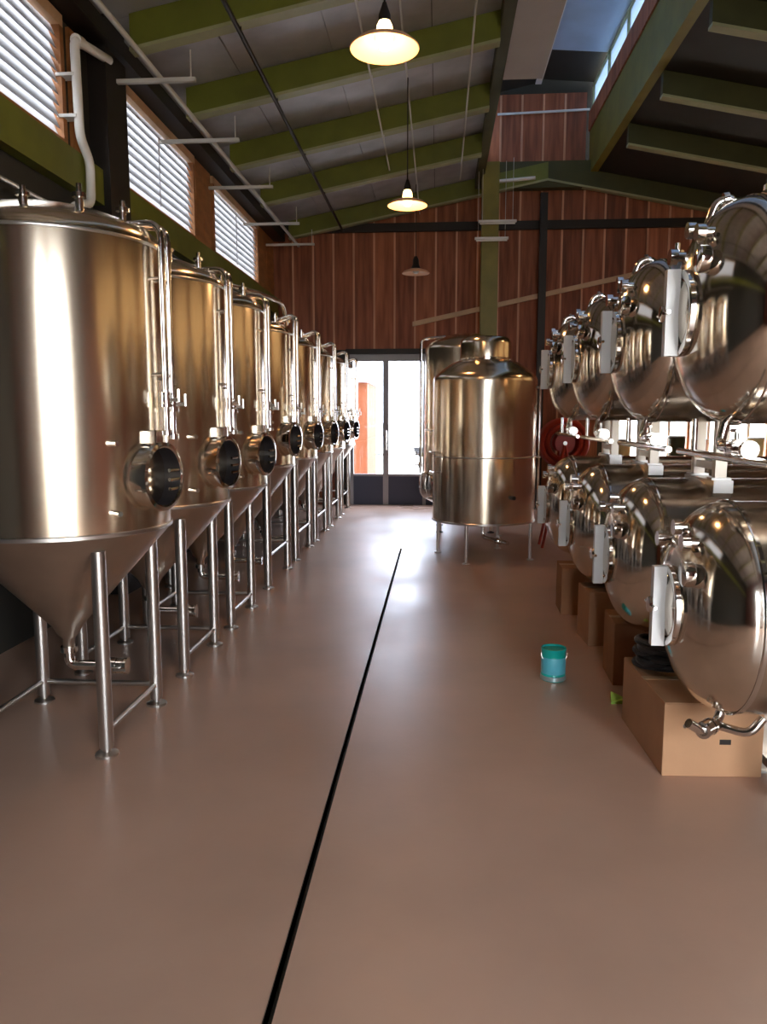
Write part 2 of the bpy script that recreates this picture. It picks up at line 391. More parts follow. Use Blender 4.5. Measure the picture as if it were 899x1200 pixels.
# sheets, left slope, one by one
cols = [XL - 0.18, -2.05, -1.1, -0.1, ML - 0.04]
for j in range(len(RY)):
    y0 = RY[j]; y1 = RY[j + 1] if j + 1 < len(RY) else YF + 0.16
    if j == 0: y0 = YB - 0.15
    for a, b in zip(cols, cols[1:]):
        a2, b2 = a + 0.004, b - 0.004; h = random.uniform(0, 0.012)
        MB().quadbox([(a2, y0 + .004, roofz(a2) + h), (b2, y0 + .004, roofz(b2) + h), (b2, y1 - .004, roofz(b2) + h), (a2, y1 - .004, roofz(a2) + h),
                      (a2, y0 + .004, roofz(a2) + .06), (b2, y0 + .004, roofz(b2) + .06), (b2, y1 - .004, roofz(b2) + .06), (a2, y1 - .004, roofz(a2) + .06)]).build('roof_sheet', 'roof_sheet', ceil, smooth=0)
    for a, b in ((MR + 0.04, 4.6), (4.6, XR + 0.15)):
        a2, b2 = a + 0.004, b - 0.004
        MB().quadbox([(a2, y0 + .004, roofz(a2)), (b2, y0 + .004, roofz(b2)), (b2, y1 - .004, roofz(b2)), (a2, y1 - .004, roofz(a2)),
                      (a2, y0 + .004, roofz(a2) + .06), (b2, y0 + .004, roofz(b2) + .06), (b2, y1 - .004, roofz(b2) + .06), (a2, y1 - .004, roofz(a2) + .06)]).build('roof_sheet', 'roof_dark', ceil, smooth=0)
# light-tight deck over the sheets
dk = MB()
for a, b in ((XL - 0.2, ML - 0.03), (MR + 0.03, XR + 0.2)):
    dk.quadbox([(a, YB - .2, roofz(a) + .07), (b, YB - .2, roofz(b) + .07), (b, YF + .2, roofz(b) + .07), (a, YF + .2, roofz(a) + .07),
                (a, YB - .2, roofz(a) + .12), (b, YB - .2, roofz(b) + .12), (b, YF + .2, roofz(b) + .12), (a, YF + .2, roofz(a) + .12)])
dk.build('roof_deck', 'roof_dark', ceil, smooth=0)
# rafters: web and a pale strip painting the lit bottom edge
def rafter(y, a, b, d=0.27, m='green_paint', w=0.09, edge=True):
    def zz(x): return roofz(x) - 0.005
    r = MB().quadbox([(a, y - w / 2, zz(a) - d), (b, y - w / 2, zz(b) - d), (b, y + w / 2, zz(b) - d), (a, y + w / 2, zz(a) - d),
                      (a, y - w / 2, zz(a)), (b, y - w / 2, zz(b)), (b, y + w / 2, zz(b)), (a, y + w / 2, zz(a))]).build('rafter', m, ceil, smooth=0)
    if edge:
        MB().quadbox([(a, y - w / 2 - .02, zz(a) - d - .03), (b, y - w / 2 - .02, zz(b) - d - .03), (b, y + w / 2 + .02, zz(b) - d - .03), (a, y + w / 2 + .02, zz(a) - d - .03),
                      (a, y - w / 2 - .02, zz(a) - d), (b, y - w / 2 - .02, zz(b) - d), (b, y + w / 2 + .02, zz(b) - d), (a, y + w / 2 + .02, zz(a) - d)]).build('lit_edge', 'green_edge', r, smooth=0)
for y in RY[1:-1]:
    rafter(y, -2.62, ML - 0.1)
    rafter(y, MR + 0.1, XR, m='green_dark')  # right-hand rafters are shaded by colour
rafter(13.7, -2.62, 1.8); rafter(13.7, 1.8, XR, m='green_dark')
MB().box(XL + 0.0, XL + 0.22, YB, YF - 0.02, 4.66, 4.80).build('eave_plate', 'dark_steel', ceil, smooth=0)
# curb beams of the monitor
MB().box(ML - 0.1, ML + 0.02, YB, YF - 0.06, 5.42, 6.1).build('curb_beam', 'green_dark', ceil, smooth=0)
MB().box(MR - 0.02, MR + 0.1, YB, YF - 0.06, 5.66, 6.66).build('curb_beam', 'olive_paint', ceil, smooth=0)
MB().box(MR - 0.045, MR - 0.02, YB, YF - 0.06, 6.36, 6.66).build('curb_board', 'wood_board_c', ceil, smooth=0)
# clerestory glass and frames
def clere(xc, z0, z1):
    yy = [YB + 0.02 + k * (YF - YB - 0.1) / 14 for k in range(15)]
    MB().box(xc - 0.03, xc + 0.03, YB, YF - 0.06, z1 - 0.05, z1).build('clerestory_rail', 'green_edge', ceil, smooth=0)
    for k, (a, b) in enumerate(zip(yy, yy[1:])):
        MB().box(xc - 0.004, xc + 0.004, a + 0.03, b - 0.03, z0, z1 - 0.05).build('clerestory_pane', 'frosted', ceil, smooth=0)
    for a in yy:
        MB().box(xc - 0.035, xc + 0.035, a - 0.03, a + 0.03, z0, z1 - 0.05).build('clerestory_post', 'green_edge', ceil, smooth=0)
clere(ML - 0.04, 6.1, 6.95)
clere(MR + 0.04, 6.66, 7.12)
# monitor roof
def mroof(x0, z0, x1, z1, m, n, YB=YB, YF=YF):
    for k in range(n):
        a = YB - .15 + (YF + .3 - YB) * k / n; b = YB - .15 + (YF + .3 - YB) * (k + 1) / n
        MB().quadbox([(x0, a + .003, z0), (x1, a + .003, z1), (x1, b - .003, z1), (x0, b - .003, z0), (x0, a + .003, z0 + .05), (x1, a + .003, z1 + .05), (x1, b - .003, z1 + .05), (x0, b - .003, z0 + .05)]).build('monitor_sheet', m, ceil, smooth=0)
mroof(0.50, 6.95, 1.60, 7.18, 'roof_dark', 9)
mroof(1.66, 7.20, 2.72, 7.12, 'monitor_daylit', 8, YB, 12.6)
mroof(1.66, 7.24, 2.72, 7.16, 'roof_dark', 1, 12.91, YF)  # dark sheet paints the shaded recess before the gable
for k in range(6):
    MB().box(ML + 0.03, 1.17, YB + k * 2.1 + .003, YB + (k + 1) * 2.1 - .003, 5.50, 5.54).build('soffit_panel', 'monitor_grey', ceil, smooth=0)
MB().box(1.58, 1.68, YB - .15, YF + .15, 7.16, 7.30).build('monitor_ridge', 'white_paint', ceil, smooth=0)
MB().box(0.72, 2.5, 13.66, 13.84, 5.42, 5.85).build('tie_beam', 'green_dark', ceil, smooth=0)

# columns in front of the far wall
def column(name, label, x, y, w, m, z1):
    t = thing(name, label, 'column', (x, y, 0))
    MB().box(-w / 2, w / 2, -w / 2, w / 2, 0.015, z1).build('shaft', m, t, smooth=0)
    MB().box(-w * .8, w * .8, -w * .8, w * .8, 0, 0.015).build('base_plate', m, t, smooth=0)
    return t
column('timber_column', 'green painted square column behind the upright kettle', 0.80, 13.0, 0.27, 'olive_paint', roofz(0.66))
column('steel_post', 'slim dark post in front of the board wall', 1.73, 13.55, 0.12, 'dark_steel', 5.3)

# ------------------------------------------------------------------ conduits under the roof
def conduit(name, label, x, z, y0, y1, r, m, group=None, hang=True):
    t = thing(name, label, 'conduit', (x, y0, z), 0, group)
    MB().cyl((0, 0, 0), (0, y1 - y0, 0), r, 10).build('pipe', m, t)
    if hang:
        for y in RY:
            if y0 < y < y1:
                top = roofz(x) - 0.27 - 0.03
                if top > z + r: MB().cyl((0, y - y0, 0), (0, y - y0, top - z), 0.006, 6).build('hanger', m, t)
    return t
conduit('ceiling_conduit', 'thin pale conduit carrying the pendant lamps', -0.35, 5.02, -2.5, 13.6, 0.010, 'white_pipe', None)
conduit('ceiling_conduit', 'thin pale conduit left of the pendant lamps', -0.70, 4.95, -2.5, 11.0, 0.010, 'white_pipe', None)
conduit('ceiling_conduit', 'thin pale conduit beside the roof lantern', 0.29, 5.10, -2.5, 12.0, 0.010, 'white_pipe', None)
conduit('ceiling_conduit', 'dark pipe running under the green rafters', -1.68, 4.78, -2.5, 13.6, 0.020, 'dark_steel', None)
t = conduit('wall_conduit', 'long pale pipe on short wall arms above the louvred windows', -2.42, 4.50, -2.5, 13.5, 0.022, 'white_pipe', None, False)
for y in (5.3, 6.85, 8.3, 9.95, 11.8, 13.2):
    MB().box(-0.53, 0.32, y + 2.5 - 0.02, y + 2.5 + 0.02, -0.055, -0.022).build('arm', 'white_pipe', t, smooth=0)
    MB().cyl((0.28, y + 2.5, -0.03), (0.28, y + 2.5, 0.20), 0.006, 6).build('hook', 'white_pipe', t)
t = thing('wall_pipe', 'bent white waste pipe beside the dark wall post', 'pipe', (-2.80, 6.1, 0))
def roundpath(pts, r=0.06, n=4):
    pts = [Vector(p) for p in pts]; out = [pts[0]]
    for a, b, c in zip(pts, pts[1:], pts[2:]):
        d0 = (a - b).normalized(); d1 = (c - b).normalized(); rr = min(r, (a - b).length * .45, (c - b).length * .45)
        for k in range(n + 1):
            u = k / n; out.append((b + d0 * rr) * (1 - u) ** 2 + 2 * u * (1 - u) * b + (b + d1 * rr) * u ** 2)
    out.append(pts[-1]); return out
MB().tube(roundpath([(0.0, 0.62, 4.58), (0, -0.02, 4.46), (0, 0.0, 3.76), (0, 0.16, 3.62), (0, 0.15, 3.30), (0, -0.14, 3.20)], 0.07), 0.036, 10).build('pipe', 'white_paint', t)
for z in (4.2, 3.9): MB().box(-0.15, -0.0, -0.05, 0.05, z - 0.012, z + 0.012).build('pipe_clip', 'white_pipe', t, smooth=0)
MB().cyl((0, 0.1, 4.484), (0, 0.0, 4.465), 0.044, 12).build('pipe_coupling', 'white_paint', t)
tag(MB().tube([(-2.84, 3.0, 3.12), (-2.84, 6.6, 3.14)], 0.018, 8).build('wall_cable', 'leg_steel'), 'thin grey cable on the dark wall under the green girt', 'cable')

# strip lights by the column, white conduit on the gable
def strip(label, x0, x1, y, z):
    t = thing('strip_light', label, 'light', ((x0 + x1) / 2, y, z), 0, None)
    h = (x1 - x0) / 2
    MB().box(-h, h, -0.035, 0.035, 0, 0.03).build('housing', 'white_paint', t, smooth=0)
    MB().cyl((-h + .02, 0, -0.016), (h - .02, 0, -0.016), 0.015, 10).build('tube', 'white_paint', t)
    for s in (-1, 1): MB().cyl((s * h * .8, 0, 0.03), (s * h * .8, 0, min(roofz(x0), roofz(x1)) - z - 0.02), 0.004, 6).build('hanger', 'white_pipe', t)
strip('white strip light, upper of the pair across the green column', 0.60, 1.19, 12.6, 4.62)
strip('white strip light, lower of the pair across the green column', 0.55, 1.08, 12.72, 4.39)
t = tag(MB().cyl((0.95, 13.80, 6.66), (2.48, 13.80, 6.70), 0.02, 8).build('gable_pipe', 'white_paint'), 'thin white pipe across the gable of the roof lantern', 'pipe')
t = tag(MB().cyl((0.76, 13.58, 5.50), (1.58, 13.58, 5.56), 0.03, 8).build('gable_tube', 'white_paint'), 'short white tube across the end truss', 'tube')

# ------------------------------------------------------------------ pendant lamps
def lamp(loc, label, lit):
    t = thing('pendant_lamp', label, 'lamp', loc, 0, None)
    prof = [(0.205, 0.0), (0.208, 0.006), (0.175, 0.035), (0.10, 0.062), (0.055, 0.075), (0.05, 0.070), (0.098, 0.056), (0.172, 0.029), (0.200, 0.002), (0.205, 0.0)]
    MB().lathe(prof, seg=40).build('shade', 'shade_enamel', t)
    MB().lathe([(0, -0.005), (0.03, 0.002), (0.048, 0.03), (0.052, 0.07), (0.046, 0.13), (0.034, 0.155), (0, 0.155)], seg=24).build('bulb_jar', 'bulb_glow' if lit else 'bulb_off', t)  # bulb, with its bloom above the shade built as a glowing jar
    n = MB(); n.lathe([(0, 0.155), (0.036, 0.155), (0.036, 0.19), (0.018, 0.24), (0.012, 0.26), (0, 0.26)], seg=20) if lit else n.lathe([(0, 0.15), (0.075, 0.066), (0.05, 0.13), (0.045, 0.2), (0.02, 0.25), (0, 0.25)], seg=20)
    n.build('socket', 'dark_steel', t)
    top = 5.01 if abs(loc[0]) < 1 else roofz(loc[0]) - 0.28
    MB().cyl((0, 0, 0.25), (0, 0, top - loc[2]), 0.006, 8).build('cord', 'dark_steel', t)
    if lit:
        d = bpy.data.lights.new('lamp_light', 'POINT'); d.energy = 5; d.color = (1.0, 0.62, 0.30); d.shadow_soft_size = 0.05
        o = bpy.data.objects.new('lamp_light', d); C.objects.link(o); o.parent = t; o.location = (0, 0, -0.07)
lamp((-0.34, 4.87, 3.77), 'lit pendant lamp with the widest warm glow over the drain, farthest from the glazed door', True)
lamp((-0.34, 8.27, 3.76), 'lit pendant lamp in the middle of the row over the drain', True)
lamp((-0.36, 11.9, 3.73), 'unlit pendant lamp with dark hood, closest to the end wall', False)
lamp((3.28, 8.27, 3.75), 'pendant lamp with pale shade above the stacked horizontal tanks', True)

# ------------------------------------------------------------------ conical fermenters along the left wall
def valve(parent, c, axis, r=0.026, m='chrome', handle=(0, 0, 1)):
    c = Vector(c); a = Vector(axis).normalized(); h = Vector(handle).normalized()
    v = MB(); v.cyl(c - a * .035, c - a * .02, r * 1.6, 16); v.cyl(c - a * .016, c + a * .016, r * 1.5, 16); v.cyl(c + a * .02, c + a * .035, r * 1.6, 16)
    v.cyl(c - a * 0.035, c + a * 0.035, r * 1.05, 16)
    v.build('valve', m, parent)
    hb = MB(); hb.cyl(c + h * r * 1.2, c + h * (r + .045), 0.009, 10); hb.cyl(c + h * (r + .045) - a * .01, c + h * (r + .045) + a * .05, 0.008, 8)
    hb.build('valve_handle', 'leg_steel', parent)

def fermenter(label, r, lo, zb, zt, tip, big, group):
    t = thing('conical_fermenter', label, 'tank', (0, 0, 0), 0, group)
    dome = [(r, zt)]
    kr = 0.09
    for k in range(1, 7):
        a = k / 6 * math.radians(68); dome.append((r - kr + kr * math.cos(a), zt + kr * math.sin(a)))
    r1, z1 = dome[-1]
    for k in range(1, 7):
        u = k / 6; rr = r1 * (1 - u) + 0.09 * u; dome.append((rr, z1 + 0.10 * (1 - (1 - u) ** 2)))
    dome.append((0.0, dome[-1][1]))
    sh = MB().lathe([(r, zb + .0)] + dome, seg=72).build('shell', 'steel', t)
    MB().lathe([(r + .001, zb - .012), (r + .006, zb - .008), (r + .006, zb + .008), (r + .001, zb + .012)], seg=72).build('weld_band', 'leg_steel', sh)
    MB().lathe([(r + .0005, zt - .008), (r + .003, zt - .004), (r + .003, zt + .004), (r + .0005, zt + .008)], seg=72).build('weld_band', 'leg_steel', sh)
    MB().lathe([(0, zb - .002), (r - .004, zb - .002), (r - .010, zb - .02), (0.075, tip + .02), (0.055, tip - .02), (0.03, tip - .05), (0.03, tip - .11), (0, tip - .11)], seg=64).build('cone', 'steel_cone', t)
    o = MB(); zt0 = tip - .11
    o.tube(roundpath([(0, 0, zt0 + .02), (0, 0, zt0 - .08), (0.22, 0, zt0 - .08)], 0.05), 0.026, 12)
    o.cyl((0, 0, zt0 - .01), (0, 0, zt0 + .02), 0.042, 16); o.cyl((0.21, 0, zt0 - .08), (0.235, 0, zt0 - .08), 0.042, 16)
    ob = o.build('outlet', 'chrome', t); valve(ob, (0.27, 0, zt0 - .08), (1, 0, 0), handle=(0, -1, 0))
    ltop = zb - (r - lo * 1.38) * (zb - tip) / (r - .07) * 0.8 - 0.0
    lr = 0.034 if not big else 0.04
    leg0 = None
    for sx, sy in ((1, -1), (1, 1), (-1, -1), (-1, 1)):
        if leg0 is None:
            l = leg0 = MB().cyl((0, 0, 0.04), (0, 0, ltop), lr, 16).build('leg', 'leg_steel', t)
            ft = MB().lathe([(0, 0), (0.055, 0), (0.055, 0.012), (0.02, 0.022), (0.02, 0.045), (0, 0.045)], seg=16).build('foot', 'leg_steel', l)
        else:
            l = share(leg0, 'leg', t, (0, 0, 0)); share(ft, 'foot', l, (0, 0, 0))
        l.location = (sx * lo, sy * lo, 0)
    rz_ = 0.12 if not big else 0.30
    for a, b in (((lo, -lo), (lo, lo)), ((-lo, -lo), (-lo, lo)), ((-lo, lo), (lo, lo))):
        MB().cyl((a[0], a[1], rz_), (b[0], b[1], rz_), 0.015, 10).build('stretcher', 'leg_steel', t)
    # manway facing the aisle
    ang = math.radians(-13); ax = Vector((math.cos(ang), math.sin(ang), 0)); zc = zb + 0.255
    cpt = ax * (r - .04) + Vector((0, 0, zc)); R = 0.150
    mw = MB().lathe([(R, -.02), (R, .075), (R + .014, .085), (R + .014, .11), (R - .004, .115), (R - .012, .110)], cpt, ax, 48).build('manway', 'chrome', t)
    MB().lathe([(R - .012, .109), (R - .015, .02), (R - .03, .005), (0, -.01)], cpt, ax, 40).build('manway_lid', 'dark_hatch', mw)  # the manway's dark interior is put into the lid's black colour
    lk = MB(); sd = Vector((-math.sin(ang), math.cos(ang), 0))
    for z in (-.045, 0.0, .045): lk.cyl(cpt + ax * .10 + sd * .055 + Vector((0, 0, z - .02)), cpt + ax * .10 + sd * (R - .012) + Vector((0, 0, z - .02)), 0.009, 8)
    lk.build('manway_bars', 'chrome', mw)
    MB().box(-.03, .03, -.03, .03, -.025, .04).build('hinge', 'chrome', mw, smooth=0, bevel=.006).matrix_basis = Matrix.Translation(cpt + ax * .06 + Vector((0, 0, R + .03))) @ Matrix.Rotation(ang, 4, 'Z')
    # pipes down the shell
    topz = dome[-1][1]
    for n, (pa, zl) in enumerate(((-5, zb + .62), (3, zb + .60)) if not big else ((-8, zb + .55), (2, zb + .5))):
        pa = math.radians(pa); d = Vector((math.cos(pa), math.sin(pa), 0)); off = r + .045
        zz = Vector((0, 0, 1))
        pts = roundpath([d * (r * .72) + zz * (zt + .10), d * off + zz * (zt + .10 if not big else topz + .0), d * off + zz * (zl - .16)], 0.07, 5)
        p = MB().tube(pts, 0.017, 10).build('spray_pipe', 'chrome', t)
        valve(p, d * off + zz * zl, (0, 0, 1), 0.020, handle=d)
        MB().cyl(d * off + zz * (zl - .17), d * off + zz * (zl - .145), .028, 14).build('clamp', 'chrome', p)
        for zk in (zl + .12, zt - .15): MB().cyl(d * (r - .01) + zz * zk, d * off + zz * zk, .008, 8).build('standoff', 'chrome', p)
    for pa, s in ((-45, 1.0), (-15, .8), (-75, .7)):
        pa = math.radians(pa); d = Vector((math.cos(pa), math.sin(pa), 0)) * (r * .82)
        tf = MB(); zb_ = zt + .09
        tf.cyl(d + Vector((0, 0, zb_)), d + Vector((0, 0, zb_ + .05 * s + .03)), .018, 12); tf.cyl(d + Vector((0, 0, zb_ + .06 * s)), d + Vector((0, 0, zb_ + .08 * s)), .03, 14)
        tf.cyl(d + Vector((0, 0, zb_ + .08 * s)), d + Vector((0, 0, zb_ + .12 * s)), .012, 10)
        tf.build('vent_fitting', 'chrome', t)
    pa = math.radians(-38); d = Vector((math.cos(pa), math.sin(pa), 0))
    for z in (zb + .10, zb + .42):
        MB().cyl(d * (r - .005) + Vector((0, 0, z)), d * (r + .045) + Vector((0, 0, z)), .013, 12).build('sample_port', 'chrome', t)
    return t
gS = 'smaller conical fermenters'; gB = 'larger conical fermenters'
fs = fermenter('smaller conical steel fermenter, third along from the larger fermenters', 0.53, 0.325, 1.06, 2.40, 0.52, False, gS)
fs.location = (-1.885, 3.71, 0)
dup(fs, (-1.885, 4.84, 0), 'smaller conical steel fermenter between two of its own size')
dup(fs, (-1.885, 5.92, 0), 'smaller conical steel fermenter standing against the first larger fermenter')
fb = fermenter('larger conical steel fermenter next to the smaller fermenters, fifth from the end wall', 0.64, 0.47, 1.13, 2.38, 0.36, True, gB)
fb.location = (-2.05, 7.44, 0)
for y, l in ((8.84, 'larger conical steel fermenter, fourth from the end wall'), (10.2, 'larger conical steel fermenter, third from the end wall'), (11.56, 'larger conical steel fermenter, second from the end wall'), (12.92, 'larger conical steel fermenter beside the glazed door')):
    dup(fb, (-2.05, y, 0), l)
# pipe looping over the row
t = thing('overhead_pipe', 'polished pipe looping over the tops of the large fermenters', 'pipe', (-1.6, 6.75, 0))
MB().tube(roundpath([(-0.1, -0.6, 2.56), (-0.1, -0.6, 2.64), (0.0, 0.1, 2.68), (0.1, 0.7, 2.68), (0.1, 0.9, 2.50)], 0.1), 0.022, 10).build('tube', 'chrome', t)
for p in ((-0.1, -0.6, 2.58), (0.1, 0.9, 2.53)): MB().cyl((p[0], p[1], p[2] - .012), (p[0], p[1], p[2] + .012), 0.04, 14).build('clamp', 'chrome', t)

# ------------------------------------------------------------------ upright kettle and tall tank beyond the aisle
def dome_prof(r, zt, rise, kr, rend):
    out = [(r, zt)]
    for k in range(1, 7):
        a = k / 6 * math.radians(62); out.append((r - kr + kr * math.cos(a), zt + kr * math.sin(a)))
    r1, z1 = out[-1]
    for k in range(1, 8):
        u = k / 7; out.append((r1 * (1 - u) + rend * u, z1 + rise * (1 - (1 - u) ** 1.6)))
    return out
t = thing('brew_kettle', 'upright steel kettle with wide neck standing on thin legs', 'tank', (0.52, 8.80, 0))
r = 0.58; dp = dome_prof(r, 1.98, 0.13, 0.12, 0.285)
sh = MB().lathe([(0, .38), (r * .7, .40), (r - .01, .43), (r, .435)] + dp, seg=80).build('shell', 'steel', t)
MB().lathe([(r + .0005, 1.15), (r + .003, 1.154), (r + .003, 1.160), (r + .0005, 1.164)], seg=80).build('weld_band', 'leg_steel', sh)
MB().lathe([(r + .001, .425), (r + .007, .43), (r + .007, .445), (r + .001, .45)], seg=80).build('weld_band', 'leg_steel', sh)
zn = dp[-1][1]
nk = MB().lathe([(0.285, zn - .02), (0.285, 2.40), (0.275, 2.44), (0.24, 2.47), (0, 2.48)], seg=56).build('neck', 'steel', t)
MB().lathe([(0.286, zn), (0.295, zn + .005), (0.295, zn + .02), (0.286, zn + .025)], seg=56).build('collar_ring', 'chrome', nk)
for a in (-112, -22, 68, 158):
    a = math.radians(a); c = Vector((math.cos(a), math.sin(a), 0)) * .555
    l = MB().cyl(c + Vector((0, 0, .03)), c + Vector((0, 0, .47)), .019, 12).build('leg', 'leg_steel', t)
    MB().lathe([(0, 0), (.04, 0), (.04, .01), (.014, .02), (.014, .035), (0, .035)], c, seg=14).build('foot', 'leg_steel', l)
hz = MB(); a = math.radians(-158)
def rad(a, rr, z): return Vector((rr * math.cos(a), rr * math.sin(a), z))
a1, a2 = math.radians(-170), math.radians(-152)
MB().tube(roundpath([rad(a1, r - .01, 1.20), rad(a1, r + .05, 1.20), rad(a2, r + .05, 1.20), rad(a2, r + .05, 0.98), rad(a1, r + .05, .98), rad(a1, r - .01, .98)], .03), .010, 8).build('side_handle', 'chrome', t)
a3 = math.radians(-8)
sg = MB().cyl(rad(a3, r + .03, .55), rad(a3, r + .03, 1.95), .013, 10).build('sight_tube', 'chrome', t)
for z in (.56, 1.15, 1.92): MB().cyl(rad(a3, r - .01, z), rad(a3, r + .05, z), .014, 10).build('bracket', 'chrome', sg)
a4 = math.radians(-62)
MB().cyl(rad(a4, r - .01, .73), rad(a4, r + .05, .73), .022, 12).build('drain_port', 'black_rubber', t)
dr = MB().tube(roundpath([(0, 0, .39), (0, 0, .22), (0.25, -0.42, .22)], .06), .024, 10).build('drain_pipe', 'chrome', t)
valve(dr, (0.16, -0.27, .22), (0.25, -0.42, 0), .024)
a5 = math.radians(-100)
MB().lathe([(.0, 0), (.05, 0), (.05, .03), (.03, .05), (0, .05)], (-0.28, -0.18, 2.09), (0, 0, 1), 20).build('vent_cap', 'chrome', t)

t = thing('tall_tank', 'taller upright steel tank behind the necked kettle', 'tank', (0.38, 10.95, 0))
r = 0.575; dp = dome_prof(r, 2.50, 0.13, 0.13, 0.06)
sh = MB().lathe([(0, .24), (.2, .26), (r - .02, .44), (r, .46)] + dp + [(0, dp[-1][1])], seg=72).build('shell', 'steel', t)
MB().lathe([(r + .0005, 1.40), (r + .004, 1.405), (r + .004, 1.415), (r + .0005, 1.42)], seg=72).build('weld_band', 'leg_steel', sh)
for a in (-135, -45, 45, 135):
    a = math.radians(a); c = rad(a, .50, 0)
    l = MB().cyl(c + Vector((0, 0, .03)), c + Vector((0, 0, .46)), .03, 12).build('leg', 'leg_steel', t)
    MB().lathe([(0, 0), (.05, 0), (.05, .012), (.02, .02), (.02, .035), (0, .035)], c, seg=14).build('foot', 'black_rubber', l)
am = math.radians(-150); axm = Vector((math.cos(am), math.sin(am), 0)); cm = axm * (r - .03) + Vector((0, 0, .66))
mw = MB().lathe([(.17, 0), (.17, .07), (.185, .08), (.185, .10), (.16, .11), (0, .13)], cm, axm, 40).build('manway', 'chrome', t)
MB().tube([cm + axm * .15 + Vector((0, 0, .13)), cm + axm * .16, cm + axm * .15 - Vector((0, 0, .13))], .012, 8).build('manway_bar', 'chrome', mw)
for ad, z0 in ((-168, .95), (-176, .80)):
    a = math.radians(ad)
    p = MB().tube(roundpath([rad(a, .3, 2.70), rad(a, r + .06, 2.66), rad(a, r + .06, z0)], .08), .016, 10).build('spray_pipe', 'chrome', t)
    valve(p, rad(a, r + .06, z0 + .12), (0, 0, 1), .022, handle=(-1, 0, 0))

